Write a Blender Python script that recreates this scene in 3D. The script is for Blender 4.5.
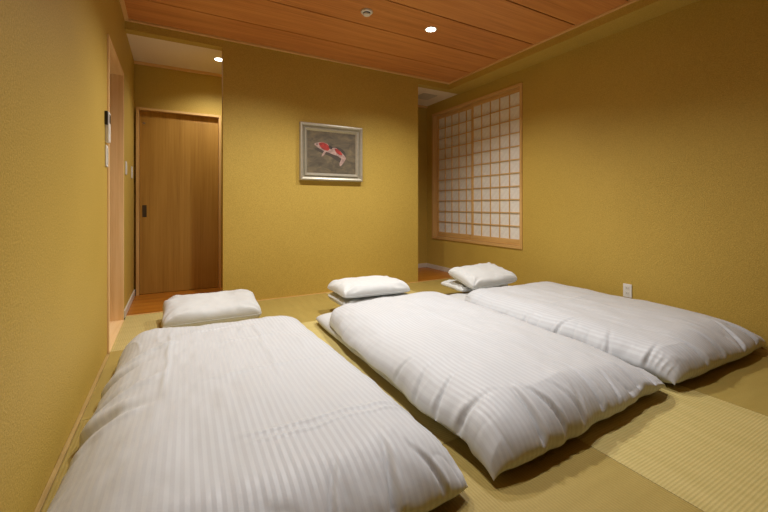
import bpy, bmesh, math
import numpy as np
from mathutils import Vector, Matrix

for o in list(bpy.data.objects):
    bpy.data.objects.remove(o, do_unlink=True)
S = bpy.context.scene
COL = S.collection

# ------------------------------------------------------------------ camera
F_PX = 378.0
THETA = math.atan(209.0 / F_PX)
CAM_H = 0.96
cam_data = bpy.data.cameras.new('camera')
cam_data.sensor_width = 36.0
cam_data.lens = F_PX / 768.0 * 36.0
cam_data.shift_y = -50.0 / 768.0
cam_data.clip_start = 0.02
cam = bpy.data.objects.new('camera', cam_data)
cam.location = (0, 0, CAM_H)
cam.rotation_euler = (math.pi / 2, 0, -THETA)
COL.objects.link(cam)
S.camera = cam

# ------------------------------------------------------------------ world, exposure
W = bpy.data.worlds.new('world')
S.world = W
W.use_nodes = True
W.node_tree.nodes['Background'].inputs[0].default_value = (0.05, 0.045, 0.04, 1)
W.node_tree.nodes['Background'].inputs[1].default_value = 0.2
S.view_settings.view_transform = 'Standard'
S.view_settings.look = 'None'
S.view_settings.gamma = 1.0
S.view_settings.use_curve_mapping = False
S.view_settings.exposure = 0.0
LAMP_W = 134.0            # power of one ceiling downlight
LAMP_COL = (1.0, 1.0, 1.0)

# ------------------------------------------------------------------ room measures (metres)
XL, XR = -0.385, 3.46          # left / right wall faces
YP0, YP1 = 3.99, 4.09          # partition wall front / rear faces
YB = 4.87                      # far wall of the corridor
YF = -3.20                     # wall behind the camera
ZC, ZS = 2.59, 2.51            # boarded ceiling / soffit + corridor ceiling
XP0, XP1 = 0.41, 2.70          # partition ends
XS = 3.195                      # soffit edge
WT = 0.30                      # wall thickness

# ================================================================== helpers
def mesh_obj(name, bm, mat=None, parent=None, loc=(0, 0, 0), smooth=False):
    me = bpy.data.meshes.new(name)
    bm.normal_update()
    bm.to_mesh(me)
    bm.free()
    if mat is not None:
        for m in (mat if isinstance(mat, (list, tuple)) else [mat]):
            me.materials.append(m)
    if smooth:
        for p in me.polygons:
            p.use_smooth = True
    o = bpy.data.objects.new(name, me)
    COL.objects.link(o)
    o.location = loc
    if parent is not None:
        o.parent = parent
    return o

def share(name, src, parent, loc, rot=None, scale=None):
    o = bpy.data.objects.new(name, src.data)
    COL.objects.link(o)
    o.location = loc
    if rot is not None:
        o.rotation_euler = rot
    if scale is not None:
        o.scale = scale
    o.parent = parent
    return o

def box(bm, x0, x1, y0, y1, z0, z1, bevel=0.0, mi=0):
    vs = [bm.verts.new(p) for p in ((x0, y0, z0), (x1, y0, z0), (x1, y1, z0), (x0, y1, z0),
                                    (x0, y0, z1), (x1, y0, z1), (x1, y1, z1), (x0, y1, z1))]
    fs = [bm.faces.new([vs[i] for i in q]) for q in
          ((3, 2, 1, 0), (4, 5, 6, 7), (0, 1, 5, 4), (1, 2, 6, 5), (2, 3, 7, 6), (3, 0, 4, 7))]
    for f in fs:
        f.material_index = mi
    if bevel > 0:
        es = list({e for f in fs for e in f.edges})
        bmesh.ops.bevel(bm, geom=es, offset=bevel, segments=2, profile=0.5, affect='EDGES')
    return bm

def bx(*a, bevel=0.0):
    return box(bmesh.new(), *a, bevel=bevel)

def lathe(profile, seg=32, z_flip=False):
    bm = bmesh.new()
    rings = []
    for r, z in profile:
        if r <= 1e-6:
            rings.append([bm.verts.new((0, 0, z))])
        else:
            rings.append([bm.verts.new((r * math.cos(2 * math.pi * i / seg), r * math.sin(2 * math.pi * i / seg), z)) for i in range(seg)])
    for a, b in zip(rings, rings[1:]):
        for i in range(seg):
            j = (i + 1) % seg
            if len(a) == 1 and len(b) == 1:
                continue
            if len(a) == 1:
                bm.faces.new((a[0], b[i], b[j]))
            elif len(b) == 1:
                bm.faces.new((a[i], b[0], a[j]))
            else:
                bm.faces.new((a[i], b[i], b[j], a[j]))
    bmesh.ops.recalc_face_normals(bm, faces=bm.faces)
    return bm

def empty(name, loc=(0, 0, 0), rz=0.0):
    o = bpy.data.objects.new(name, None)
    o.empty_display_size = 0.1
    COL.objects.link(o)
    o.location = loc
    o.rotation_euler = (0, 0, rz)
    return o

def tag(o, label, cat, group=None, kind=None):
    o['label'] = label
    o['category'] = cat
    if group:
        o['group'] = group
    if kind:
        o['kind'] = kind
    return o

def struct(o, label=None, cat=None):
    o['kind'] = 'structure'
    if label:
        o['label'] = label
    if cat:
        o['category'] = cat
    return o

# ================================================================== materials
def new_mat(name, color=(0.8, 0.8, 0.8), rough=0.6, metal=0.0, spec=0.5):
    m = bpy.data.materials.new(name)
    m.use_nodes = True
    b = m.node_tree.nodes['Principled BSDF']
    b.inputs['Base Color'].default_value = (*color, 1)
    b.inputs['Roughness'].default_value = rough
    b.inputs['Metallic'].default_value = metal
    b.inputs['Specular IOR Level'].default_value = spec
    return m

class NT:
    def __init__(s, m):
        s.t = m.node_tree
        s.b = s.t.nodes['Principled BSDF']
    def n(s, typ, **kw):
        nd = s.t.nodes.new(typ)
        for k, v in kw.items():
            if k.startswith('i_'):
                nd.inputs[k[2:].replace('_', ' ')].default_value = v
            else:
                setattr(nd, k, v)
        return nd
    def l(s, a, b):
        s.t.links.new(a, b)
    def coords(s, kind='Object', scale=(1, 1, 1), rot=(0, 0, 0)):
        tc = s.n('ShaderNodeTexCoord')
        mp = s.n('ShaderNodeMapping')
        mp.inputs['Scale'].default_value = scale
        mp.inputs['Rotation'].default_value = rot
        s.l(tc.outputs[kind], mp.inputs['Vector'])
        return mp.outputs['Vector']
    def ramp(s, fac, stops):
        r = s.n('ShaderNodeValToRGB')
        e = r.color_ramp.elements
        while len(e) < len(stops):
            e.new(0.5)
        for el, (p, c) in zip(e, stops):
            el.position = p
            el.color = (*c, 1)
        s.l(fac, r.inputs['Fac'])
        return r.outputs['Color']
    def bump(s, h, strength=0.2, dist=0.002):
        b = s.n('ShaderNodeBump')
        b.inputs['Strength'].default_value = strength
        b.inputs['Distance'].default_value = dist
        s.l(h, b.inputs['Height'])
        s.l(b.outputs['Normal'], s.b.inputs['Normal'])
        return b

def wallpaper(name, c0, c1):
    m = new_mat(name, c0, 0.62, spec=0.35)
    k = NT(m)
    v = k.coords('Object')
    n1 = k.n('ShaderNodeTexNoise', i_Scale=130.0, i_Detail=3.0, i_Roughness=0.7)
    n2 = k.n('ShaderNodeTexNoise', i_Scale=1.2, i_Detail=2.0)
    k.l(v, n1.inputs['Vector']); k.l(v, n2.inputs['Vector'])
    a = k.n('ShaderNodeMath', operation='MULTIPLY_ADD')
    k.l(n2.outputs['Fac'], a.inputs[0]); a.inputs[1].default_value = 0.25
    k.l(n1.outputs['Fac'], a.inputs[2])
    k.l(k.ramp(a.outputs[0], [(0.42, c0), (0.80, c1)]), k.b.inputs['Base Color'])
    k.bump(n1.outputs['Fac'], 0.8, 0.003)
    return m

def wood(name, c0, c1, c2, axis='Z', scale=1.0, rough=0.45, fine=60.0, spec=0.4):
    """straight grained timber; the grain runs along the given local axis"""
    m = new_mat(name, c1, rough, spec=spec)
    k = NT(m)
    sc = {'X': (0.9, 14, 14), 'Y': (14, 0.9, 14), 'Z': (14, 14, 0.9)}[axis]
    v = k.coords('Object', tuple(q * scale for q in sc))
    n1 = k.n('ShaderNodeTexNoise', i_Scale=1.0, i_Detail=3.0, i_Roughness=0.55, i_Distortion=0.6)
    k.l(v, n1.inputs['Vector'])
    sc2 = tuple((q / 14 * fine if q > 1 else q * 1.5) * 1.0 for q in sc)
    v2 = k.coords('Object', tuple(q * scale for q in sc2))
    n2 = k.n('ShaderNodeTexNoise', i_Scale=1.0, i_Detail=4.0, i_Roughness=0.7)
    k.l(v2, n2.inputs['Vector'])
    mx = k.n('ShaderNodeMath', operation='MULTIPLY_ADD')
    k.l(n2.outputs['Fac'], mx.inputs[0]); mx.inputs[1].default_value = 0.6
    h = k.n('ShaderNodeMath', operation='MULTIPLY'); h.inputs[1].default_value = 0.5
    k.l(n1.outputs['Fac'], h.inputs[0])
    k.l(h.outputs[0], mx.inputs[2])
    oi = k.n('ShaderNodeObjectInfo')
    rr = k.n('ShaderNodeMath', operation='MULTIPLY_ADD')
    k.l(oi.outputs['Random'], rr.inputs[0]); rr.inputs[1].default_value = 0.10
    k.l(mx.outputs[0], rr.inputs[2])
    k.l(k.ramp(rr.outputs[0], [(0.42, c0), (0.58, c1), (0.78, c2)]), k.b.inputs['Base Color'])
    k.bump(n2.outputs['Fac'], 0.12, 0.001)
    return m

def tatami_mat(name, c_hi, c_lo):
    m = new_mat(name, c_hi, 0.55, spec=0.4)
    k = NT(m)
    v = k.coords('Object')
    sep = k.n('ShaderNodeSeparateXYZ'); k.l(v, sep.inputs[0])
    mu = k.n('ShaderNodeMath', operation='MULTIPLY'); mu.inputs[1].default_value = 2 * math.pi / 0.0118
    k.l(sep.outputs['X'], mu.inputs[0])
    si = k.n('ShaderNodeMath', operation='SINE'); k.l(mu.outputs[0], si.inputs[0])
    ab = k.n('ShaderNodeMath', operation='MULTIPLY_ADD'); ab.inputs[1].default_value = 0.5; ab.inputs[2].default_value = 0.5
    k.l(si.outputs[0], ab.inputs[0])
    v2 = k.coords('Object', (60, 900, 60))
    n = k.n('ShaderNodeTexNoise', i_Scale=1.0, i_Detail=2.0)
    k.l(v2, n.inputs['Vector'])
    v3 = k.coords('Object', (3, 18, 3))
    n3 = k.n('ShaderNodeTexNoise', i_Scale=1.0, i_Detail=3.0)
    k.l(v3, n3.inputs['Vector'])
    s1 = k.n('ShaderNodeMath', operation='MULTIPLY_ADD'); s1.inputs[1].default_value = 0.45
    k.l(n.outputs['Fac'], s1.inputs[0]); 
    s0 = k.n('ShaderNodeMath', operation='MULTIPLY'); s0.inputs[1].default_value = 0.18
    k.l(ab.outputs[0], s0.inputs[0]); k.l(s0.outputs[0], s1.inputs[2])
    s2 = k.n('ShaderNodeMath', operation='MULTIPLY_ADD'); s2.inputs[1].default_value = 0.4
    k.l(n3.outputs['Fac'], s2.inputs[0]); k.l(s1.outputs[0], s2.inputs[2])
    k.l(k.ramp(s2.outputs[0], [(0.30, c_lo), (0.80, c_hi)]), k.b.inputs['Base Color'])
    bsum = k.n('ShaderNodeMath', operation='MULTIPLY_ADD'); bsum.inputs[1].default_value = 0.35
    k.l(n.outputs['Fac'], bsum.inputs[0]); k.l(ab.outputs[0], bsum.inputs[2])
    k.bump(bsum.outputs[0], 0.5, 0.0012)
    return m

def stripe_cotton(name, c0, c1):
    m = new_mat(name, c0, 0.55, spec=0.3)
    k = NT(m)
    uv = k.n('ShaderNodeUVMap'); uv.uv_map = 'metric'
    sep = k.n('ShaderNodeSeparateXYZ'); k.l(uv.outputs[0], sep.inputs[0])
    mu = k.n('ShaderNodeMath', operation='MULTIPLY'); mu.inputs[1].default_value = 2 * math.pi / 0.023
    k.l(sep.outputs['X'], mu.inputs[0])
    si = k.n('ShaderNodeMath', operation='SINE'); k.l(mu.outputs[0], si.inputs[0])
    mr = k.n('ShaderNodeMapRange'); mr.inputs[1].default_value = -0.25; mr.inputs[2].default_value = 0.25
    k.l(si.outputs[0], mr.inputs[0])
    mix = k.n('ShaderNodeMixRGB')
    mix.inputs[1].default_value = (*c0, 1); mix.inputs[2].default_value = (*c1, 1)
    k.l(mr.outputs[0], mix.inputs[0])
    k.l(mix.outputs[0], k.b.inputs['Base Color'])
    mr2 = k.n('ShaderNodeMapRange'); mr2.inputs[3].default_value = 0.42; mr2.inputs[4].default_value = 0.75
    k.l(mr.outputs[0], mr2.inputs[0]); k.l(mr2.outputs[0], k.b.inputs['Roughness'])
    n = k.n('ShaderNodeTexNoise', i_Scale=22.0, i_Detail=4.0, i_Roughness=0.6)
    k.l(uv.outputs[0], n.inputs['Vector'])
    k.bump(n.outputs['Fac'], 0.25, 0.004)
    k.b.inputs['Sheen Weight'].default_value = 0.1
    return m

def plain_cotton(name, c):
    m = new_mat(name, c, 0.7, spec=0.25)
    k = NT(m)
    v = k.coords('Object')
    n = k.n('ShaderNodeTexNoise', i_Scale=18.0, i_Detail=5.0, i_Roughness=0.6)
    k.l(v, n.inputs['Vector'])
    k.l(k.ramp(n.outputs['Fac'], [(0.3, tuple(q * 0.97 for q in c)), (0.7, c)]), k.b.inputs['Base Color'])
    k.bump(n.outputs['Fac'], 0.25, 0.004)
    return m

def plaster(name, c):
    m = new_mat(name, c, 0.8, spec=0.2)
    k = NT(m)
    n = k.n('ShaderNodeTexNoise', i_Scale=90.0, i_Detail=3.0)
    k.l(k.coords('Object'), n.inputs['Vector'])
    k.l(k.ramp(n.outputs['Fac'], [(0.3, tuple(q * 0.93 for q in c)), (0.7, c)]), k.b.inputs['Base Color'])
    k.bump(n.outputs['Fac'], 0.2, 0.001)
    return m

def speck(name, c, rough=0.4, metal=0.0, amount=0.06, scale=40.0):
    """plain painted or moulded surface with a trace of unevenness"""
    m = new_mat(name, c, rough, metal)
    k = NT(m)
    n = k.n('ShaderNodeTexNoise', i_Scale=scale, i_Detail=2.0)
    k.l(k.coords('Object'), n.inputs['Vector'])
    k.l(k.ramp(n.outputs['Fac'], [(0.3, tuple(q * (1 - amount) for q in c)), (0.7, c)]), k.b.inputs['Base Color'])
    return m

M = {}
M['wall'] = wallpaper('olive_wallpaper', (0.45, 0.298, 0.047), (0.615, 0.418, 0.082))
M['white_ceiling'] = plaster('pale_ceiling', (0.90, 0.76, 0.55))
M['ceiling_board'] = wood('cedar_board', (0.46, 0.165, 0.04), (0.62, 0.245, 0.064), (0.74, 0.33, 0.095), 'X', 1.0, 0.5, 90)
M['ceiling_gap'] = speck('dark_joint', (0.02, 0.010, 0.006), 0.9)
M['trim_x'] = wood('cedar_trim_x', (0.66, 0.36, 0.125), (0.78, 0.46, 0.175), (0.84, 0.54, 0.23), 'X')
M['trim_y'] = wood('cedar_trim_y', (0.66, 0.36, 0.125), (0.78, 0.46, 0.175), (0.84, 0.54, 0.23), 'Y')
M['pine_x'] = wood('pine_x', (0.55, 0.31, 0.09), (0.67, 0.40, 0.135), (0.75, 0.48, 0.185), 'X')
M['pine_y'] = wood('pine_y', (0.55, 0.31, 0.09), (0.67, 0.40, 0.135), (0.75, 0.48, 0.185), 'Y')
M['pine_z'] = wood('pine_z', (0.55, 0.31, 0.09), (0.67, 0.40, 0.135), (0.75, 0.48, 0.185), 'Z')
M['pale_y'] = wood('pale_pine_y', (0.80, 0.52, 0.22), (0.88, 0.60, 0.28), (0.92, 0.66, 0.34), 'Y')
M['pale_z'] = wood('pale_pine_z', (0.80, 0.52, 0.22), (0.88, 0.60, 0.28), (0.92, 0.66, 0.34), 'Z')
M['door'] = wood('door_veneer', (0.31, 0.145, 0.020), (0.40, 0.20, 0.030), (0.48, 0.255, 0.045), 'Z', 0.8, 0.45)
M['plank'] = wood('corridor_plank', (0.34, 0.105, 0.006), (0.42, 0.14, 0.010), (0.48, 0.18, 0.016), 'X', 0.8, 0.35)
M['tat_sheen_hi'] = tatami_mat('tatami_sheen_light', (0.66, 0.53, 0.215), (0.47, 0.37, 0.115))  # tatami straw with the weave's sheen painted in as a lighter tone
M['tat_sheen_lo'] = tatami_mat('tatami_sheen_dark', (0.47, 0.345, 0.095), (0.335, 0.235, 0.048))  # same straw, sheen of the turned weave painted in as a darker tone
M['duvet'] = stripe_cotton('striped_cotton', (0.605, 0.618, 0.622), (0.568, 0.574, 0.578))
M['cotton'] = plain_cotton('white_cotton', (0.66, 0.665, 0.64))
M['sheet'] = plain_cotton('mattress_sheet', (0.60, 0.60, 0.58))
M['paper'] = speck('shoji_paper', (0.86, 0.82, 0.73), 0.9, amount=0.10, scale=25)
M['plastic'] = speck('white_plastic', (0.80, 0.77, 0.70), 0.4)
M['cream'] = speck('cream_plastic', (0.74, 0.70, 0.60), 0.45)
M['dark'] = speck('dark_plastic', (0.02, 0.018, 0.015), 0.4)
M['pull'] = speck('bronze_pull', (0.10, 0.075, 0.045), 0.35, 0.7)
M['steel'] = speck('steel', (0.45, 0.42, 0.38), 0.3, 0.9)
M['base'] = speck('pale_baseboard', (0.66, 0.58, 0.46), 0.5)
M['vent'] = speck('grey_vent', (0.62, 0.53, 0.38), 0.6)
M['strip'] = wood('aged_strip', (0.36, 0.23, 0.07), (0.46, 0.31, 0.11), (0.52, 0.38, 0.15), 'Y')
M['silver'] = speck('silver_leaf_frame', (0.52, 0.475, 0.36), 0.36, 0.45, 0.12, 30)
M['silver_lo'] = speck('silver_frame_hollow', (0.50, 0.44, 0.33), 0.45, 0.35, 0.15, 30)

# ================================================================== walls
def wall(name, boxes, label, mat='wall'):
    bm = bmesh.new()
    for b in boxes:
        box(bm, *b)
    return struct(mesh_obj(name, bm, M[mat]), label)

# door opening in the left wall, window opening in the right wall
DY0, DY1, DZ = 3.01, 3.84, 2.075
WY0, WY1, WZ0, WZ1 = 3.000, 4.715, 0.466, 2.365
ZT = 2.75
wall('wall_left', [(XL - WT, XL, YF - WT, DY0, -0.1, ZT), (XL - WT, XL, DY1, YB + WT, -0.1, ZT),
                   (XL - WT, XL, DY0, DY1, DZ, ZT), (XL - WT, XL - 0.2, DY0, DY1, -0.1, DZ)],
     'olive wallpapered left wall with the timber lined doorway')
wall('wall_right', [(XR, XR + WT, YF - WT, WY0, -0.1, ZT), (XR, XR + WT, WY1, YB + WT, -0.1, ZT),
                    (XR, XR + WT, WY0, WY1, -0.1, WZ0), (XR, XR + WT, WY0, WY1, WZ1, ZT),
                    (XR + 0.14, XR + WT, WY0, WY1, WZ0, WZ1)],
     'olive wallpapered right wall around the paper screen window')
wall('wall_partition', [(XP0, XP1, YP0, YP1, -0.1, ZT), (XL, XP0, YP0, YP1, ZS, ZT), (XP1, XR, YP0, YP1, ZS, ZT)],
     'olive partition wall carrying the framed fish picture')
wall('wall_back', [(XL, XR, YB, YB + WT, -0.1, ZT)], 'olive far wall of the corridor behind the partition')
wall('wall_front', [(XL, XR, YF - WT, YF, -0.1, ZT)], 'olive wall behind the camera')

# ================================================================== ceiling
ceil = struct(mesh_obj('ceiling', bx(XL, XS + 0.02, YF, YP0, ZC + 0.012, ZC + 0.05), M['ceiling_gap']),
              'boarded reddish cedar ceiling with dark joints')
TR = 0.032
y = YP0 - TR
edges = [YP0 - TR] + [3.53 - 0.46 * i for i in range(0, 16)]
edges = [e for e in edges if e > YF + 0.05] + [YF]
for a, b in zip(edges, edges[1:]):
    L = a - b - 0.013
    o = mesh_obj('ceiling_board', bx(-(XS - XL - 2 * TR) / 2, (XS - XL - 2 * TR) / 2, -L / 2, L / 2, 0, 0.011, bevel=0.0015),
                 M['ceiling_board'], ceil, ((XL + XS) / 2, (a + b) / 2, ZC))
struct(mesh_obj('trim_1', bx(XL + 0.001, XS - 0.001, YP0 - TR, YP0 - 0.0005, ZC - 0.012, ZC + 0.011, bevel=0.002), M['trim_x']),
       'cedar strip where the boarded ceiling meets the partition')
struct(mesh_obj('trim_2', bx(XL + 0.0005, XL + TR, YF, YP0 - TR - 0.001, ZC - 0.012, ZC + 0.011, bevel=0.002), M['trim_y']),
       'cedar strip along the left edge of the boarded ceiling')
struct(mesh_obj('trim_3', bx(XS - TR, XS - 0.0005, YF, YP0 - TR - 0.001, ZC - 0.012, ZC + 0.011, bevel=0.002), M['trim_y']),
       'cedar strip along the right edge of the boarded ceiling')
struct(mesh_obj('ceiling_soffit', bx(XS, XR, YF, YP0, ZS, ZC + 0.16), M['wall']),
       'olive lowered soffit running along the right wall')
struct(mesh_obj('ceiling_corridor', bx(XL, XR, YP1, YB, ZS + 0.012, ZS + 0.2), M['white_ceiling']),
       'pale flat ceiling of the corridor')
struct(mesh_obj('trim_4', bx(XL, XR, YB - 0.022, YB, ZS - 0.018, ZS + 0.012, bevel=0.002), M['trim_x']),
       'thin timber cornice above the far corridor wall')

# ================================================================== floor
floor = struct(mesh_obj('floor', bx(XL - 0.0, XR, YF, YB, -0.10, -0.021), M['ceiling_gap']), 'tatami room floor')
TS = 0.915
gx = [-0.375 + TS * i for i in range(4)]
gy = [3.965 - TS * i for i in range(0, 8)]
tm = mesh_obj('tatami_mat', bx(-TS / 2 + .0012, TS / 2 - .0012, -TS / 2 + .0012, TS / 2 - .0012, -0.020, 0.0, bevel=0.002), M['tat_sheen_hi'], floor)
first = True
SHEEN_PALE = {(0, 0): 1, (1, 0): 0, (2, 0): 1, (3, 0): 0}
for j, yy in enumerate(gy):
    for i, xx in enumerate(gx):
        ridge_y = ((i + j) % 2 == 1)
        cx, cy = xx + TS / 2, yy - TS / 2
        if first:
            o = tm; o.location = (cx, cy, 0); first = False
        else:
            o = share('tatami_mat', tm, floor, (cx, cy, 0))
        o.rotation_euler = (0, 0, math.pi / 2 if ridge_y else 0)
        pale = ((i + j) % 2 == 1) if j >= 2 else ((i + j) % 2 == 0)  # painted sheen: which mats look lighter swaps with the viewing direction
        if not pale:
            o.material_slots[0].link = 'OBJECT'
            o.material_slots[0].material = M['tat_sheen_lo']
# boards that close the gap between mats and walls
struct(mesh_obj('trim_5', bx(XL + 0.0005, XL + 0.017, YF, DY0 - 0.03, -0.02, 0.010, bevel=0.002), M['strip']),
       'narrow pale timber strip on the floor along the left wall')
struct(mesh_obj('trim_6', bx(gx[3] + TS + 0.001, XR - 0.0005, YF, YP0 - 0.02, -0.02, 0.001, bevel=0.001), M['strip']),
       'narrow timber strip on the floor along the right wall')
struct(mesh_obj('trim_7', bx(XL + 0.001, XR - 0.001, gy[0] + 0.001, YP0 - 0.0005, -0.02, 0.0005, bevel=0.0005), M['pine_x']),
       'timber threshold at the far edge of the tatami')
pw = (YB - YP0) / 6
for i in range(6):
    mesh_obj('floor_plank', bx(-(XR - XL) / 2 + .001, (XR - XL) / 2 - .001, -pw / 2 + .0008, pw / 2 - .0008, -0.02, 0.0, bevel=0.001),
             M['plank'], floor, ((XL + XR) / 2, YP0 + pw * (i + 0.5), 0.0))
# baseboards of the corridor
struct(mesh_obj('baseboard_left', bx(XL + .0005, XL + 0.012, DY1 + 0.06, YB - 0.001, 0.001, 0.065, bevel=0.002), M['base']), 'pale low baseboard beside the corridor door')
struct(mesh_obj('baseboard_right', bx(XR - 0.012, XR - .0005, YP0 + 0.01, YB - 0.014, 0.001, 0.065, bevel=0.002), M['base']), 'pale low baseboard under the paper screen window')
struct(mesh_obj('baseboard_back', bx(0.49, XR - 0.001, YB - 0.012, YB - .0005, 0.001, 0.065, bevel=0.002), M['base']), 'pale low baseboard on the far corridor wall')

# ================================================================== doorway in the left wall
d1 = struct(empty('door_1', (XL, (DY0 + DY1) / 2, 0)), 'pine lined doorway in the left wall')
hw = (DY1 - DY0) / 2
CW = 0.026   # casing width
JD = 0.17
def jamb(y0, y1):
    bm = bmesh.new()
    return box(bm, -JD, 0.010, y0, y1, 0.0, DZ, bevel=0.002)
mesh_obj('jamb', jamb(-hw + .0005, -hw + CW), M['pale_z'], d1)
mesh_obj('jamb', jamb(hw - CW, hw - .0005), M['pale_z'], d1)
mesh_obj('head_jamb', bx(-JD, 0.010, -hw + CW, hw - CW, DZ - CW, DZ - .0005, bevel=0.002), M['pale_y'], d1)
mesh_obj('sill', bx(-JD, 0.012, -hw + CW, hw - CW, -0.02, 0.010, bevel=0.002), M['pale_y'], d1)
mesh_obj('door_panel', bx(-0.150, -0.115, -hw + CW + .001, hw - CW - .001, 0.012, DZ - CW - .002, bevel=0.002), M['door'], d1)

# ================================================================== sliding door in the corridor
d2 = struct(empty('door_2', (0.045, YB, 0)), 'brown veneered sliding door at the end of the corridor')
x0, x1, zt = -0.41, 0.43, 2.02
mesh_obj('frame_post', bx(x0, x0 + 0.028, -0.062, -0.0005, 0.0, zt, bevel=0.002), M['pine_z'], d2)
mesh_obj('frame_post', bx(x1 - 0.028, x1, -0.062, -0.0005, 0.0, zt, bevel=0.002), M['pine_z'], d2)
mesh_obj('frame_head', bx(x0 + 0.0285, x1 - 0.0285, -0.062, -0.0005, zt - 0.024, zt, bevel=0.002), M['pine_x'], d2)
mesh_obj('track_board', bx(x0 + 0.029, x1 - 0.029, -0.008, -0.0005, zt - 0.10, zt - 0.025), M['door'], d2)
dp = mesh_obj('door_panel', bx(x0 + 0.029, x1 - 0.029, -0.020, -0.001, 0.004, zt - 0.098, bevel=0.002), M['door'], d2)
hb = bmesh.new()
box(hb, -0.02, 0.02, -0.0035, 0, -0.065, 0.065, bevel=0.0015)
hd = mesh_obj('recessed_pull', hb, M['pull'], dp, (x0 + 0.075, -0.0195, 0.905))
mesh_obj('pin_disc', lathe([(0, -0.003), (0.012, -0.003), (0.014, 0), (0, 0.0)], 16), M['steel'], dp, (x0 + 0.07, -0.0195, zt - 0.16)).rotation_euler = (-math.pi / 2, 0, 0)

# ================================================================== shoji window
w1 = struct(empty('window_1', (XR, (WY0 + WY1) / 2, WZ0)), 'sliding paper screen window with pine lattice')
ww = (WY1 - WY0); wh = WZ1 - WZ0
FW = 0.034
fx0, fx1 = -0.014, 0.125
mesh_obj('window_frame', bx(fx0, fx1, -ww / 2 + .0005, -ww / 2 + FW, 0.0005, wh - .0005, bevel=0.002), M['pine_z'], w1)
mesh_obj('window_frame', bx(fx0, fx1, ww / 2 - FW, ww / 2 - .0005, 0.0005, wh - .0005, bevel=0.002), M['pine_z'], w1)
mesh_obj('window_head', bx(fx0, fx1, -ww / 2 + FW, ww / 2 - FW, wh - FW, wh - .0005, bevel=0.002), M['pine_y'], w1)
mesh_obj('window_sill', bx(fx0, fx1, -ww / 2 + FW, ww / 2 - FW, 0.0005, FW, bevel=0.002), M['pine_y'], w1)
PWD = (ww - 2 * FW + 0.035) / 2        # panel width, the two overlap by one stile
PH = wh - 2 * FW - 0.004
def shoji(yc, xo):
    p = empty('shoji_panel', (xo, yc, FW + 0.002)); p.parent = w1
    T = 0.028; ST = 0.030; RB, RT = 0.068, 0.045
    h2 = PWD / 2
    for sgn in (-1, 1):
        a, b = sorted((sgn * h2, sgn * (h2 - ST)))
        mesh_obj('stile', bx(0, T, a, b, 0, PH, bevel=0.0015), M['pine_z'], p)
    mesh_obj('bottom_rail', bx(0.001, T - 0.001, -h2 + ST, h2 - ST, 0, RB, bevel=0.0015), M['pine_y'], p)
    mesh_obj('top_rail', bx(0.001, T - 0.001, -h2 + ST, h2 - ST, PH - RT, PH, bevel=0.0015), M['pine_y'], p)
    cw = (PWD - 2 * ST) / 5; rh = (PH - RB - RT) / 11
    vb = hbar = pane = None
    for i in range(1, 5):
        yv = -h2 + ST + cw * i
        if vb is None:
            vb = mesh_obj('lattice_bar', bx(0.005, 0.018, -0.0045, 0.0045, 0, PH - RB - RT), M['pine_z'], p, (0, yv, RB))
        else:
            share('lattice_bar', vb, p, (0, yv, RB))
    for j in range(1, 11):
        zz = RB + rh * j
        if hbar is None:
            hbar = mesh_obj('lattice_rail', bx(0.0035, 0.0175, -h2 + ST, h2 - ST, -0.0045, 0.0045), M['pine_y'], p, (0, 0, zz))
        else:
            share('lattice_rail', hbar, p, (0, 0, zz))
    for i in range(5):
        for j in range(11):
            l = (0.0185, -h2 + ST + cw * (i + .5), RB + rh * (j + .5))
            if pane is None:
                pane = mesh_obj('pane', bx(0, 0.002, -cw / 2, cw / 2, -rh / 2, rh / 2), M['paper'], p, l)
            else:
                share('pane', pane, p, l)
shoji(-ww / 2 + FW + PWD / 2, 0.020)
shoji(ww / 2 - FW - PWD / 2, 0.058)

# ================================================================== bedding
rng = np.random.RandomState(11)
LAT = rng.rand(64, 64)
def vnoise(u, v):
    u = np.asarray(u, float); v = np.asarray(v, float)
    iu = np.floor(u).astype(int); iv = np.floor(v).astype(int)
    fu = u - iu; fv = v - iv
    fu = fu * fu * (3 - 2 * fu); fv = fv * fv * (3 - 2 * fv)
    g = lambda a, b: LAT[a % 64, b % 64]
    return ((g(iu, iv) * (1 - fu) + g(iu + 1, iv) * fu) * (1 - fv) +
            (g(iu, iv + 1) * (1 - fu) + g(iu + 1, iv + 1) * fu) * fv) * 2 - 1
def fbm(u, v, oct=3):
    r = 0; a = 1.0
    for k in range(oct):
        r = r + a * vnoise(u * 2 ** k + 7.3 * k, v * 2 ** k + 3.1 * k)
        a *= 0.5
    return r
def sstep(a, b, x):
    t = np.clip((x - a) / (b - a), 0, 1)
    return t * t * (3 - 2 * t)

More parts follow.
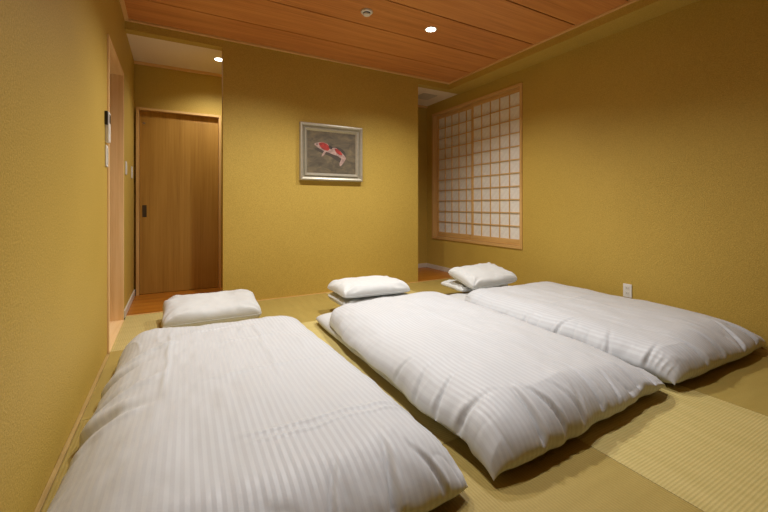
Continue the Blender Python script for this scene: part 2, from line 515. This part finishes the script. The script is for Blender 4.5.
def closed_sheet(name, X, Y, ZT_, ZB_, mat, U=None, V=None, parent=None, XB=None, YB_=None):
    """top and bottom grids welded along the rim: one closed, smooth mesh"""
    ni, nj = X.shape
    idx = np.arange(ni * nj).reshape(ni, nj)
    top = np.stack([X, Y, ZT_], -1).reshape(-1, 3)
    inner = np.zeros((ni, nj), bool); inner[1:-1, 1:-1] = True
    XB = X if XB is None else XB; YB_ = Y if YB_ is None else YB_
    bot = np.stack([XB, YB_, ZB_], -1)[inner]
    bidx = idx.copy()
    bidx[inner] = ni * nj + np.arange(inner.sum())
    verts = np.concatenate([top, bot], 0)
    a, b, c, d = idx[:-1, :-1], idx[1:, :-1], idx[1:, 1:], idx[:-1, 1:]
    f1 = np.stack([a, b, c, d], -1).reshape(-1, 4)
    a, b, c, d = bidx[:-1, :-1], bidx[1:, :-1], bidx[1:, 1:], bidx[:-1, 1:]
    f2 = np.stack([d, c, b, a], -1).reshape(-1, 4)
    faces = np.concatenate([f1, f2], 0)
    me = bpy.data.meshes.new(name)
    me.from_pydata(verts.tolist(), [], faces.tolist())
    me.polygons.foreach_set('use_smooth', [True] * len(me.polygons))
    if U is not None:
        uvv = np.stack([U, V], -1).reshape(-1, 2)
        uvb = np.stack([U, V], -1)[inner]
        uva = np.concatenate([uvv, uvb], 0)
        lay = me.uv_layers.new(name='metric')
        li = np.empty(len(me.loops), int)
        me.loops.foreach_get('vertex_index', li)
        lay.data.foreach_set('uv', uva[li].reshape(-1).astype(np.float32))
    me.materials.append(mat)
    me.update()
    o = bpy.data.objects.new(name, me)
    COL.objects.link(o)
    if parent:
        o.parent = parent
    return o

def edge_dense(n, p=1.6):
    a = np.linspace(-1, 1, n)
    return np.sign(a) * (1 - (1 - np.abs(a)) ** p)

def duvet(label, corners, mattress, seed, puff=0.105, round_c=(0.05,) * 4, creases=(), rim=0.05, roll=0.15, drape=(0.14,)*4, roll_far=None, thin_left=0.0, thin_nr=0.0, thin_nl=0.0, pinches=()):
    """corners: near-left, near-right, far-right, far-left in plan (metres)"""
    ni, nj = 210, 270
    s, t = np.meshgrid(edge_dense(ni), edge_dense(nj), indexing='ij')
    cn = [np.array(c) for c in corners]
    wgt = [(1 - s) * (1 - t) / 4, (1 + s) * (1 - t) / 4, (1 + s) * (1 + t) / 4, (1 - s) * (1 + t) / 4]
    Wd = 0.5 * (np.linalg.norm(cn[1] - cn[0]) + np.linalg.norm(cn[2] - cn[3]))
    Ld = 0.5 * (np.linalg.norm(cn[3] - cn[0]) + np.linalg.norm(cn[2] - cn[1]))
    rc = sum(w * c for w, c in zip(wgt, round_c))
    pull = 1 - rc * (np.abs(s) * np.abs(t)) ** 7
    s2, t2 = s * pull, t * pull
    # uneven outline
    es = np.abs(s) ** 8; et = np.abs(t) ** 8
    s2 = s2 + es * (1 - et) * np.sign(s) * (0.022 * fbm(t * 3.2 + seed, np.sign(s) * 5 + seed * 1.7) + 0.010 * vnoise(t * 14 + seed, seed + np.sign(s) * 3))
    t2 = t2 + et * (1 - es) * np.sign(t) * (0.012 * fbm(s * 2.8 + seed * 2, np.sign(t) * 4 + seed) + 0.007 * vnoise(s * 11 + seed, seed * 3 + np.sign(t)))
    w2 = [(1 - s2) * (1 - t2) / 4, (1 + s2) * (1 - t2) / 4, (1 + s2) * (1 + t2) / 4, (1 - s2) * (1 + t2) / 4]
    X = sum(w * c[0] for w, c in zip(w2, cn)); Y = sum(w * c[1] for w, c in zip(w2, cn))
    U = s * Wd / 2; V = t * Ld / 2
    # what the duvet lies on
    mx0, mx1, my0, my1, mz = mattress
    dl, dr, dn, df = drape
    ins = sstep(-dl, 0.0, X - mx0) * sstep(-dr, 0.02, mx1 - X) * sstep(-dn, 0.02, Y - my0) * sstep(-df, 0.02, my1 - Y)
    mbase = 0.004 + (mz + 0.006) * sstep(-0.03, 0.01, X - mx0) * sstep(-0.03, 0.01, mx1 - X) * sstep(-0.03, 0.01, Y - my0) * sstep(-0.03, 0.01, my1 - Y)
    # filling: a rolled edge of radius R and a lumpy, softly domed top
    ds = (1 - np.abs(s)) * Wd / 2; dt = (1 - np.abs(t)) * Ld / 2
    R = roll * (1 + 0.25 * fbm(U * 2.5 + seed, V * 2.5 - seed, 2))
    q1 = np.clip(ds / R, 0, 1); q2 = np.clip(dt / np.where(t > 0, (roll_far or roll) / roll, 1.0) / R, 0, 1)
    g = lambda q: np.sqrt(np.clip(1 - (1 - q) ** 2.4, 0, 1))
    fill = g(q1) * g(q2)
    dome = (1 - 0.08 * np.abs(s) ** 3) * (1 - 0.06 * np.abs(t) ** 4)
    lump = 1 + 0.12 * fbm(U * 2.6 + seed * 3.1, V * 2.2 + seed, 2)
    rimz = rim + 0.012 * fbm(U * 3 + seed, V * 3 + seed * 2, 2) - (rim - 0.03) * (np.abs(s) * np.abs(t)) ** 14 * (t < 0)
    left = sstep(0.45, 1.0, -s) * (1 - sstep(0.55, 0.95, t))
    H = (0.018 + mz * ins) + puff * dome * lump * (1 - thin_left * left)
    H = H - puff * (thin_nr * ((1 + s) * (1 - t) / 4) ** 2.5 + thin_nl * ((1 - s) * (1 - t) / 4) ** 2.5)
    rimz = rimz - 0.032 * left * (thin_left > 0)
    H = np.maximum(H, rimz + 0.02)
    Zt = rimz + (H - rimz) * fill
    gb = g(np.clip(ds / 0.12, 0, 1)) * g(np.clip(dt / 0.12, 0, 1))
    Zb = rimz + (mbase - rimz) * gb
    # gathers running in from the seam
    warp = 0.05 * fbm(U * 4 + seed, V * 4 - seed, 2)
    gmask = 0.25 + sstep(-0.2, 0.6, fbm(U * 2.2 + seed, V * 2.2 + 4 * seed, 2))
    valley = lambda u, v, p: np.clip(1 - np.abs(vnoise(u, v)), 0, 1) ** p
    es_f = np.exp(-(ds / 0.09) ** 2); et_f = np.exp(-(dt / 0.13) ** 2) * np.where(t < 0, 1.0, 0.4)
    d = -0.006 * es_f * gmask * valley((V + warp * ds * 8) * 11 + seed * 5, ds * 2.5 + np.sign(s) * 9 + seed, 7)
    d = d - 0.016 * et_f * gmask * valley((U + warp * dt * 8) * 10 + seed * 7, dt * 2.5 + np.sign(t) * 11 + seed, 14)
    d = d + 0.003 * es_f * gmask * vnoise(V * 9 + seed, ds * 5 + seed) + 0.006 * et_f * gmask * vnoise(U * 8 + seed, dt * 5 - seed)
    # crumples across the top
    cr = valley(U * 3.1 + 1.3 * fbm(U * 2 + seed, V * 2, 2) + seed, V * 2.3 + 1.3 * fbm(U * 2, V * 2 + seed, 2), 9)
    d = d + fill * 0.0045 * cr * sstep(0.0, 0.7, vnoise(U * 1.7 + 2 * seed, V * 1.5 - seed))
    # soft rumples on top
    d = d + fill * (0.004 * fbm(U * 7 + seed, V * 5 + seed * 2, 3) + 0.0022 * vnoise(U * 26 + seed, V * 9 + 2 * seed))
    for (ax, ay, bx_, by, amp, wid) in creases:
        ex, ey = bx_ - ax, by - ay
        L2 = ex * ex + ey * ey
        q = np.clip(((X - ax) * ex + (Y - ay) * ey) / L2, 0, 1)
        wob = 0.012 * vnoise(q * 6 + seed, seed * 2 + ax)
        dist = ((X - ax) * ey - (Y - ay) * ex) / math.sqrt(L2) + wob
        endf = np.hypot(X - (ax + q * ex), Y - (ay + q * ey))
        fade = np.where((q > 0) & (q < 1), np.minimum(1, 6 * np.minimum(q, 1 - q)), 0)
        d = d + amp * np.exp(-(dist / wid) ** 2) * fade
    # fine folds along the seam and sharp pinches where the cover is gathered
    ridge = lambda u, v: 1 - 2 * np.abs(vnoise(u, v))
    d = d + 0.0022 * np.exp(-((ds - 0.02) / 0.05) ** 2) * ridge((V + warp) * 27 + seed * 2, ds * 6 + seed + 3 * np.sign(s))
    d = d + 0.0028 * np.exp(-((dt - 0.02) / 0.07) ** 2) * ridge((U + warp) * 24 + seed * 3, dt * 6 + seed + 3 * np.sign(t))
    for (side, pos, amp, wid, reach) in pinches:
        along, dd, sel = (U, dt, t < 0) if side == 'n' else (V, ds, (s < 0) if side == 'l' else (s > 0))
        wid = 0.75 * wid; amp = 1.25 * amp
        off = along - pos - 0.5 * dd * math.sin(pos * 9) + 0.3 * warp
        fall = np.exp(-(dd / (0.85 * reach)) ** 2) * sel * (1.0 if side == 'n' or thin_left else 0.6)
        d = d - amp * fall * np.exp(-(off / wid) ** 2) + 0.5 * amp * fall * np.exp(-((off - 2.3 * wid) / (1.4 * wid)) ** 2)
    # push everything out along the surface normal
    P = np.stack([X, Y, Zt], -1)
    gi = np.gradient(P, axis=0); gj = np.gradient(P, axis=1)
    nn = np.cross(gi, gj)
    nn /= np.linalg.norm(nn, axis=-1, keepdims=True) + 1e-12
    nn *= np.sign(nn[..., 2:3] + 1e-9)
    P = P + nn * (d * np.clip(fill * 3, 0, 1))[..., None]
    X2, Y2, Zt = P[..., 0], P[..., 1], P[..., 2]
    # bulge outward between rim and top so the side reads as a rolled edge
    Zt = np.maximum(Zt, 0.004)
    Zb = np.clip(Zb, 0.003, None)
    Zb = np.minimum(Zb, Zt - 0.0006 * np.clip(fill * 10, 0, 1))
    inn = np.zeros_like(Zb, bool); inn[1:-1, 1:-1] = True
    # soft corner tips
    o = closed_sheet('duvet', X2, Y2, Zt, Zb, M['duvet'], U, V, XB=X, YB_=Y)
    tag(o, label, 'duvet', 'striped white duvets on the three floor beds')
    return o

def mattress(label, x0, x1, y0, y1, h, seed):
    ni, nj = 60, 90
    s, t = np.meshgrid(edge_dense(ni, 2.0), edge_dense(nj, 2.2), indexing='ij')
    pull = 1 - 0.035 * (np.abs(s) * np.abs(t)) ** 7
    X = (x0 + x1) / 2 + s * pull * (x1 - x0) / 2 + 0.006 * np.abs(s) ** 8 * vnoise(t * 6 + seed, seed)
    Y = (y0 + y1) / 2 + t * pull * (y1 - y0) / 2 + 0.006 * np.abs(t) ** 8 * vnoise(s * 6 + seed, seed)
    fill = np.sqrt(np.clip((1 - np.abs(s) ** 10) * (1 - np.abs(t) ** 14), 0, 1))
    rim = 0.45 * h
    Zt = rim + (h - rim) * fill + 0.004 * fill * fbm(X * 4 + seed, Y * 4, 2)
    Zb = rim - (rim - 0.001) * fill
    o = closed_sheet('floor_mattress', X, Y, Zt, Zb, M['sheet'])
    tag(o, label, 'mattress', 'folding floor mattresses under the duvets')
    return o

def pillow(label, loc, rz, wx=0.64, wy=0.42, T=0.15, seed=1, tilt=(0, 0), dent=0.0, bend=0.0, rimf=0.42, group='white pillows at the bed heads'):
    root = empty('pillow', loc, rz)
    root.rotation_euler = (tilt[0], tilt[1], rz)
    ni, nj = 70, 56
    s, t = np.meshgrid(edge_dense(ni, 1.7), edge_dense(nj, 1.7), indexing='ij')
    inx = 1 - 0.055 * (1 - np.abs(t) ** 2.0) * np.abs(s) ** 3
    iny = 1 - 0.065 * (1 - np.abs(s) ** 2.5) * np.abs(t) ** 3
    cpl = 1 - 0.07 * (np.abs(s) * np.abs(t)) ** 6
    U = s * inx * cpl * wx / 2; V = t * iny * cpl * wy / 2
    f = np.clip((1 - np.abs(s) ** 4.5) * (1 - np.abs(t) ** 3.6), 0, 1) ** 0.37
    lump = 1 + 0.10 * fbm(U * 5 + seed, V * 5 + 2 * seed, 2)
    ds = (1 - np.abs(s)); dt = (1 - np.abs(t))
    wr = 0.006 * np.exp(-((ds - .15) / .16) ** 2) * vnoise(V * 26 + seed, ds * 3 + seed) + 0.005 * np.exp(-((dt - .15) / .18) ** 2) * vnoise(U * 24 + seed, dt * 3 + 2 * seed)
    # corner folds
    ang = np.arctan2(1.02 - np.abs(t), 1.02 - np.abs(s))
    cd = np.hypot(1 - np.abs(s), 1 - np.abs(t))
    wr = wr + 0.007 * np.exp(-((cd - .35) / .25) ** 2) * np.sin(ang * 9 + seed + 3 * np.sign(s) + np.sign(t))
    rimz = T * rimf
    Zt = rimz + (T * 1.02 - rimz) * f * lump + wr * np.clip(f * 2.2, 0, 1) - dent * np.exp(-((U / .16) ** 2 + (V / .1) ** 2)) + 0.004 * fbm(U * 14 + seed, V * 14, 2) * f
    flat = np.clip(f * 1.15, 0, 1)
    Zb = rimz - rimz * flat
    bz = bend * (V / (wy / 2)) ** 2
    Zt = Zt + bz; Zb = Zb + bz * (1 - flat * 0.9)
    closed_sheet('pillow_case', U, V, Zt, Zb, M['cotton'], parent=root)
    # piped seam round the rim
    loop = [(U[i, 0], V[i, 0]) for i in range(ni)] + [(U[-1, j], V[-1, j]) for j in range(1, nj)] + \
           [(U[i, -1], V[i, -1]) for i in range(ni - 2, -1, -1)] + [(U[0, j], V[0, j]) for j in range(nj - 2, 0, -1)]
    bm = bmesh.new()
    rings = []
    n = len(loop)
    for q in range(n):
        p0 = Vector((*loop[q - 1], 0)); p1 = Vector((*loop[(q + 1) % n], 0))
        tg = (p1 - p0).normalized(); nr = Vector((tg.y, -tg.x, 0))
        c = Vector((*loop[q], rimz + bend * (loop[q][1] / (wy / 2)) ** 2))
        rings.append([bm.verts.new(c + (nr * math.cos(a) + Vector((0, 0, 1)) * math.sin(a)) * 0.0028) for a in (0, 2.09, 4.19)])
    for q in range(n):
        A, B = rings[q], rings[(q + 1) % n]
        for e in range(3):
            bm.faces.new((A[e], B[e], B[(e + 1) % 3], A[(e + 1) % 3]))
    mesh_obj('seam_piping', bm, M['cotton'], root, smooth=True)
    tag(root, label, 'pillow', group)
    return root

# mattresses
MH = 0.095
mattress('white sheeted floor mattress under the duvet beside the left wall', -0.12, 0.72, 1.10, 3.06, MH, 2)
mattress('white sheeted floor mattress under the middle duvet, a corner peeking out', 0.985, 1.98, 1.10, 3.0, MH, 5)
mattress('white sheeted floor mattress under the duvet by the right wall', 2.28, 3.26, 1.12, 3.02, MH, 9)

duvet('striped white duvet along the left wall by the doorway', [(-0.365, 0.86), (0.865, 0.93), (0.80, 2.74), (-0.275, 2.80)],
      (-0.12, 0.72, 1.10, 2.9, MH), 1.3, 0.10, (0.03, 0.03, 0.10, 0.015), rim=0.055, roll=0.20, roll_far=0.15, drape=(0.45, 0.5, 0.5, 0.6), thin_left=0.45, thin_nr=0.25,
      pinches=[('n', 0.28, 0.016, 0.014, 0.16), ('n', 0.10, 0.012, 0.012, 0.14), ('n', 0.45, 0.010, 0.012, 0.12), ('l', 0.35, 0.02, 0.03, 0.16), ('l', -0.05, 0.02, 0.035, 0.2), ('l', 0.10, 0.012, 0.02, 0.12), ('r', -0.6, 0.01, 0.015, 0.1)],
      creases=[(-0.02, 2.60, -0.04, 1.75, 0.006, 0.010), (0.44, 2.55, 0.40, 1.55, 0.005, 0.012), (0.75, 2.25, 0.15, 2.25, 0.005, 0.012),
               (0.78, 1.85, 0.05, 1.78, 0.005, 0.012), (0.62, 2.56, 0.02, 2.52, 0.005, 0.012), (0.80, 1.28, 0.15, 1.30, 0.006, 0.009),
               (0.80, 1.24, 0.18, 1.25, 0.005, 0.008), (-0.30, 2.25, 0.02, 2.36, 0.012, 0.022), (-0.33, 1.85, -0.03, 1.98, 0.012, 0.026),
               (-0.33, 1.65, -0.1, 1.72, 0.010, 0.02)])
duvet('striped white duvet on the middle floor bed', [(0.935, 0.925), (2.21, 0.975), (2.12, 2.83), (0.975, 2.80)],
      (0.945, 1.98, 1.10, 2.85, MH), 4.7, 0.115, (0.02, 0.02, 0.08, 0.13), rim=0.075, roll=0.22, roll_far=0.2, drape=(0.5,)*4, thin_nr=0.75, thin_nl=0.2,
      pinches=[('n', -0.36, 0.022, 0.014, 0.15), ('n', -0.24, 0.014, 0.011, 0.17), ('n', -0.13, 0.010, 0.010, 0.12), ('n', 0.02, 0.018, 0.013, 0.16), ('n', 0.14, 0.009, 0.010, 0.12), ('n', 0.36, 0.010, 0.012, 0.11),
               ('l', -0.72, 0.020, 0.016, 0.13), ('l', -0.60, 0.016, 0.014, 0.14), ('l', -0.45, 0.010, 0.014, 0.12), ('l', -0.25, 0.008, 0.014, 0.10)],
      creases=[(1.55, 2.6, 1.55, 1.5, 0.004, 0.02), (1.1, 2.1, 2.0, 2.1, 0.004, 0.02)])
duvet('striped white duvet along the right wall below the outlet', [(2.235, 0.96), (3.44, 0.945), (3.40, 2.64), (2.19, 2.66)],
      (2.28, 3.26, 1.12, 2.7, MH), 8.1, 0.115, (0.02, 0.03, 0.10, 0.08), rim=0.075, roll=0.22, roll_far=0.2, drape=(0.5,)*4, thin_nr=0.5, thin_nl=0.35,
      pinches=[('n', -0.30, 0.016, 0.013, 0.13), ('n', -0.05, 0.012, 0.012, 0.13), ('n', 0.16, 0.014, 0.012, 0.15), ('n', 0.38, 0.02, 0.016, 0.16),
               ('l', -0.5, 0.012, 0.014, 0.11), ('l', -0.15, 0.014, 0.014, 0.13), ('l', 0.1, 0.010, 0.014, 0.1), ('l', -0.7, 0.012, 0.012, 0.1)],
      creases=[(2.8, 2.4, 2.8, 1.4, 0.004, 0.02), (2.4, 1.9, 3.2, 1.9, 0.005, 0.02)])

pillow('single plump white pillow at the head of the left duvet', (0.272, 3.455, 0.032), math.radians(0), 0.745, 0.475, 0.165, 3.3, (math.radians(8), 0))
def rest_on(upper, lower):
    """lower the upper pillow until its underside just touches the one beneath"""
    bpy.context.view_layer.update()
    def pts(root):
        o = [c for c in root.children if c.name.startswith('pillow_case')][0]
        n = len(o.data.vertices); a = np.empty(n * 3); o.data.vertices.foreach_get('co', a)
        m = np.array(root.matrix_world @ o.matrix_local)
        return a.reshape(-1, 3) @ m[:3, :3].T + m[:3, 3]
    A, B = pts(upper), pts(lower)
    q = 0.015
    low = {}
    for x, y, z in B:
        for ox in (-1, 0, 1):
            for oy in (-1, 0, 1):
                kk = (int(math.floor(x / q)) + ox, int(math.floor(y / q)) + oy)
                low[kk] = max(low.get(kk, -9), z)
    gap = min((z - low[(int(math.floor(x / q)), int(math.floor(y / q)))] for x, y, z in A if (int(math.floor(x / q)), int(math.floor(y / q))) in low))
    upper.location.z += 0.0015 - gap
pl1 = pillow('lower of two stacked white pillows behind the middle duvet', (1.53, 3.05, MH + 0.002), math.radians(0), 0.66, 0.46, 0.078, 5.1, rimf=0.66)
pu1 = pillow('upper of two stacked white pillows behind the middle duvet', (1.53, 3.06, MH + 0.078), math.radians(-1), 0.665, 0.46, 0.110, 6.6, (math.radians(0), math.radians(1)), rimf=0.24)
rest_on(pu1, pl1)
pl2 = pillow('lower white pillow, mostly hidden, at the head of the right duvet', (2.79, 3.06, MH + 0.002), math.radians(-3), 0.64, 0.40, 0.070, 7.9)
pu2 = pillow('upper white pillow lying askew at the head of the right duvet', (2.775, 2.93, MH + 0.062), math.radians(-3), 0.60, 0.44, 0.125, 9.4, (math.radians(12), math.radians(-3)))
rest_on(pu2, pl2)

# ================================================================== picture
PX0, PX1, PZ0, PZ1 = 1.164, 1.900, 1.239, 1.861
pic = empty('framed_picture', ((PX0 + PX1) / 2, YP0 - 0.012, (PZ0 + PZ1) / 2))
tag(pic, 'silver framed painting of a red and white fish on the partition wall', 'picture')
pw2, ph2 = (PX1 - PX0) / 2, (PZ1 - PZ0) / 2
def mould(prof, a0, a1, b0, mat, nm):
    """four mitred lengths; prof = list of (inset, depth towards the room)"""
    cs = [(-pw2, -ph2), (pw2, -ph2), (pw2, ph2), (-pw2, ph2)]
    for q in range(4):
        A, B = cs[q], cs[(q + 1) % 4]
        bm = bmesh.new()
        def pt(c, ins, dep):
            return bm.verts.new((c[0] - math.copysign(ins, c[0]), -dep, c[1] - math.copysign(ins, c[1])))
        ra = [pt(A, i, d) for i, d in prof]; rb = [pt(B, i, d) for i, d in prof]
        n = len(prof)
        for e in range(n):
            bm.faces.new((ra[e], rb[e], rb[(e + 1) % n], ra[(e + 1) % n]))
        bm.faces.new(ra[::-1]); bm.faces.new(rb)
        bmesh.ops.recalc_face_normals(bm, faces=bm.faces)
        mesh_obj(nm, bm, mat, pic)
mould([(0, -0.0115), (0, 0.028), (0.005, 0.038), (0.016, 0.041), (0.030, 0.034), (0.044, 0.014), (0.052, 0.012), (0.052, -0.0115)], 0, 0, 0, M['silver'], 'frame_moulding')
mould([(0.0525, 0.001), (0.0525, 0.026), (0.056, 0.030), (0.063, 0.029), (0.082, 0.012), (0.082, 0.001)], 0, 0, 0, M['silver'], 'inner_slip')
# canvas with a brushed brown ground
mc = new_mat('painted_ground', (0.2, 0.15, 0.08), 0.6)
k = NT(mc)
n = k.n('ShaderNodeTexNoise', i_Scale=7.0, i_Detail=5.0, i_Roughness=0.65, i_Distortion=0.8)
k.l(k.coords('Object', (1, 1, 2.2)), n.inputs['Vector'])
k.l(k.ramp(n.outputs['Fac'], [(0.25, (0.06, 0.048, 0.03)), (0.5, (0.135, 0.105, 0.06)), (0.78, (0.25, 0.185, 0.09))]), k.b.inputs['Base Color'])
k.bump(n.outputs['Fac'], 0.2, 0.002)
cv = mesh_obj('canvas', bx(-pw2 + 0.0825, pw2 - 0.0825, -0.010, -0.002, -ph2 + 0.0825, ph2 - 0.0825), mc, pic)
def paint(nm, pts, mat, dep):
    bm = bmesh.new()
    f = [bm.verts.new((x, -dep, z)) for x, z in pts]; b = [bm.verts.new((x, -0.0101, z)) for x, z in pts]
    n = len(pts)
    bm.faces.new(f); bm.faces.new(b[::-1])
    for e in range(n):
        bm.faces.new((f[e], b[e], b[(e + 1) % n], f[(e + 1) % n]))
    bmesh.ops.recalc_face_normals(bm, faces=bm.faces)
    bmesh.ops.triangulate(bm, faces=bm.faces)
    return mesh_obj(nm, bm, mat, cv)
def smooth_loop(pts, n=6):
    out = []
    m = len(pts)
    for i in range(m):
        p0, p1, p2, p3 = [Vector(pts[(i + q) % m]) for q in (-1, 0, 1, 2)]
        for e in range(n):
            t = e / n
            v = 0.5 * ((2 * p1) + (-p0 + p2) * t + (2 * p0 - 5 * p1 + 4 * p2 - p3) * t * t + (-p0 + 3 * p1 - 3 * p2 + p3) * t ** 3)
            out.append((v.x, v.y))
    return out
def ppix(px, py):          # pixel inside the close-up of the painting -> canvas metres
    return ((px - 241) / 376 * (pw2 * 2 - 0.165) , -(py - 251) / 330 * (ph2 * 2 - 0.165))
def pp(*l):
    return smooth_loop([ppix(*q) for q in l])
m_pink = speck('paint_pale_pink', (0.58, 0.38, 0.31), 0.6, amount=0.5, scale=34)
m_red = speck('paint_red', (0.50, 0.04, 0.025), 0.55, amount=0.55, scale=32)
m_drk = speck('paint_dark', (0.05, 0.035, 0.025), 0.6, amount=0.3, scale=50)
m_shd = speck('paint_grey_brown', (0.085, 0.065, 0.045), 0.7, amount=0.25, scale=40)
paint('painted_shadow', pp((110, 225), (160, 255), (230, 280), (300, 320), (340, 300), (345, 240), (300, 205), (250, 200), (200, 215)), m_shd, 0.0103)
paint('painted_fin', pp((182, 238), (192, 246), (178, 272), (160, 285), (166, 266)), m_pink, 0.0106)
paint('painted_body', pp((106, 190), (130, 176), (170, 170), (205, 182), (235, 208), (270, 208), (305, 232), (335, 262), (350, 285), (335, 300), (312, 290), (285, 272), (250, 262), (215, 250), (175, 238), (130, 212)), m_pink, 0.0109)
paint('painted_tail', pp((322, 268), (350, 285), (336, 318), (308, 352), (300, 335), (312, 300)), m_pink, 0.0107)
paint('painted_red_patch', pp((140, 182), (170, 172), (205, 186), (222, 210), (210, 234), (180, 230), (155, 212)), m_red, 0.0112)
paint('painted_red_patch', pp((262, 216), (285, 216), (312, 240), (322, 262), (300, 262), (275, 246)), m_red, 0.0112)
paint('painted_dark_patch', pp((216, 192), (236, 198), (244, 212), (228, 222), (218, 208)), m_drk, 0.0114)
paint('painted_eye', pp((122, 186), (130, 184), (130, 192), (122, 194)), m_drk, 0.0113)

# ================================================================== small fittings
def plate(name, loc, w, h, t, axis, mat):
    """rectangular cover lying on a wall; axis 'L' faces +x, 'R' faces -x"""
    r = empty(name, loc)
    if axis == 'L':
        mesh_obj('cover_plate', bx(0.0005, t, -w / 2, w / 2, -h / 2, h / 2, bevel=0.0025), mat, r)
    else:
        mesh_obj('cover_plate', bx(-t, -0.0005, -w / 2, w / 2, -h / 2, h / 2, bevel=0.0025), mat, r)
    return r
out = plate('wall_outlet', (XR, 1.858, 0.222), 0.072, 0.115, 0.009, 'R', M['plastic'])
for zz in (0.022, -0.022):
    mesh_obj('socket', bx(-0.0105, -0.0088, -0.018, 0.018, zz - 0.017, zz + 0.017, bevel=0.0005), M['cream'], out)
    for yy in (-0.007, 0.007):
        mesh_obj('slot', bx(-0.0110, -0.0103, yy - 0.0016, yy + 0.0016, zz - 0.005, zz + 0.005), M['dark'], out)
tag(out, 'white double power outlet on the right wall', 'outlet')

rem = empty('wall_controller', (XL, 2.955, 1.47))
mesh_obj('body', bx(0.0005, 0.022, -0.035, 0.035, -0.105, 0.085, bevel=0.004), M['plastic'], rem)
mesh_obj('display', bx(0.0215, 0.0232, -0.026, 0.026, 0.015, 0.070, bevel=0.0006), M['dark'], rem)
mesh_obj('button', bx(0.0215, 0.0245, -0.018, 0.018, -0.05, -0.02, bevel=0.001), M['cream'], rem)
mesh_obj('holder_top', bx(0.0005, 0.017, -0.052, -0.037, 0.0, 0.085, bevel=0.002), M['dark'], rem)
tag(rem, 'white wall controller with dark display beside the pine doorway', 'controller')

def switch(loc, label, nb=2, h=0.118):
    r = plate('light_switch', loc, 0.070, h, 0.009, 'L', M['plastic'])
    for q in range(nb):
        zz = (q - (nb - 1) / 2) * 0.034
        mesh_obj('rocker', bx(0.0085, 0.0125, -0.014, 0.014, zz - 0.0155, zz + 0.0155, bevel=0.0012), M['cream'], r)
    tag(r, label, 'switch', 'white switches on the left wall')
switch((XL, 2.955, 1.277), 'white light switch directly below the wall controller', 3, 0.135)
switch((XL, 4.05, 1.298), 'white light switch just past the pine doorway', 2)
switch((XL, 4.56, 1.298), 'white light switch nearest the brown sliding door', 2)

sm = empty('smoke_detector', (1.403, 2.835, ZC))
mesh_obj('base_ring', lathe([(0, -0.001), (0.050, -0.001), (0.050, -0.012), (0.046, -0.017), (0.030, -0.018), (0.0, -0.018)], 32), M['plastic'], sm, smooth=False)
mesh_obj('sensor_slot', lathe([(0, -0.0182), (0.031, -0.0182), (0.029, -0.026), (0, -0.026)], 32), M['dark'], sm)
mesh_obj('sensor_cap', lathe([(0, -0.0262), (0.030, -0.0262), (0.028, -0.036), (0.020, -0.040), (0, -0.041)], 32), M['plastic'], sm, smooth=False)
tag(sm, 'round cream smoke detector on the boarded ceiling', 'smoke detector')

vent = empty('ceiling_vent', (3.12, 4.42, ZS + 0.012))
mesh_obj('vent_frame', bx(-0.12, 0.12, -0.12, 0.12, -0.010, -0.0005, bevel=0.003), M['vent'], vent)
for q in range(6):
    mesh_obj('louvre', bx(-0.095, 0.095, -0.0085 + (q - 2.5) * 0.034, 0.0085 + (q - 2.5) * 0.034, -0.014, -0.0102, bevel=0.001), M['vent'], vent)
tag(vent, 'square pale air vent in the corridor ceiling', 'vent')

# ================================================================== downlights
m_lamp = bpy.data.materials.new('lamp_glow'); m_lamp.use_nodes = True
m_lamp.node_tree.nodes.remove(m_lamp.node_tree.nodes['Principled BSDF'])
em = m_lamp.node_tree.nodes.new('ShaderNodeEmission')
em.inputs[0].default_value = (1.0, 0.90, 0.74, 1); em.inputs[1].default_value = 14.0
m_lamp.node_tree.links.new(em.outputs[0], m_lamp.node_tree.nodes['Material Output'].inputs[0])
def downlight(x, y, z, power, label, cone=140, r=0.045):
    d = empty('downlight', (x, y, z))
    mesh_obj('trim_ring', lathe([(r, -0.0005), (r + 0.012, -0.0005), (r + 0.012, -0.004), (r + 0.009, -0.006), (r, -0.005), (r, -0.0005)], 32), M['cream'], d)
    mesh_obj('lamp_face', lathe([(0, -0.0006), (r - 0.0005, -0.0006), (r - 0.0005, -0.003), (0, -0.003)], 32), m_lamp, d)
    ld = bpy.data.lights.new('downlight_beam', 'SPOT')
    ld.energy = power
    ld.color = LAMP_COL
    ld.spot_size = math.radians(cone)
    ld.spot_blend = 1.0
    ld.shadow_soft_size = 0.035
    lo = bpy.data.objects.new('beam', ld)
    COL.objects.link(lo)
    lo.parent = d
    lo.location = (0, 0, -0.045)
    tag(d, label, 'downlight', 'recessed ceiling downlights')
    return d
downlight(2.064, 2.84, ZC, LAMP_W, 'lit round downlight in the boarded ceiling, right of the smoke detector')
downlight(0.748, 2.84, ZC, LAMP_W, 'lit round downlight in the boarded ceiling, above the left duvet')
downlight(0.413, 4.37, ZS + 0.012, LAMP_W * 0.34, 'lit round downlight in the corridor ceiling before the brown door')
NEAR = 0.52
downlight(2.064, 1.42, ZC, LAMP_W * NEAR, 'lit round downlight in the boarded ceiling above the foot of the middle duvet', 128)
downlight(0.748, 1.42, ZC, LAMP_W * NEAR, 'lit round downlight in the boarded ceiling above the foot of the left duvet', 112)
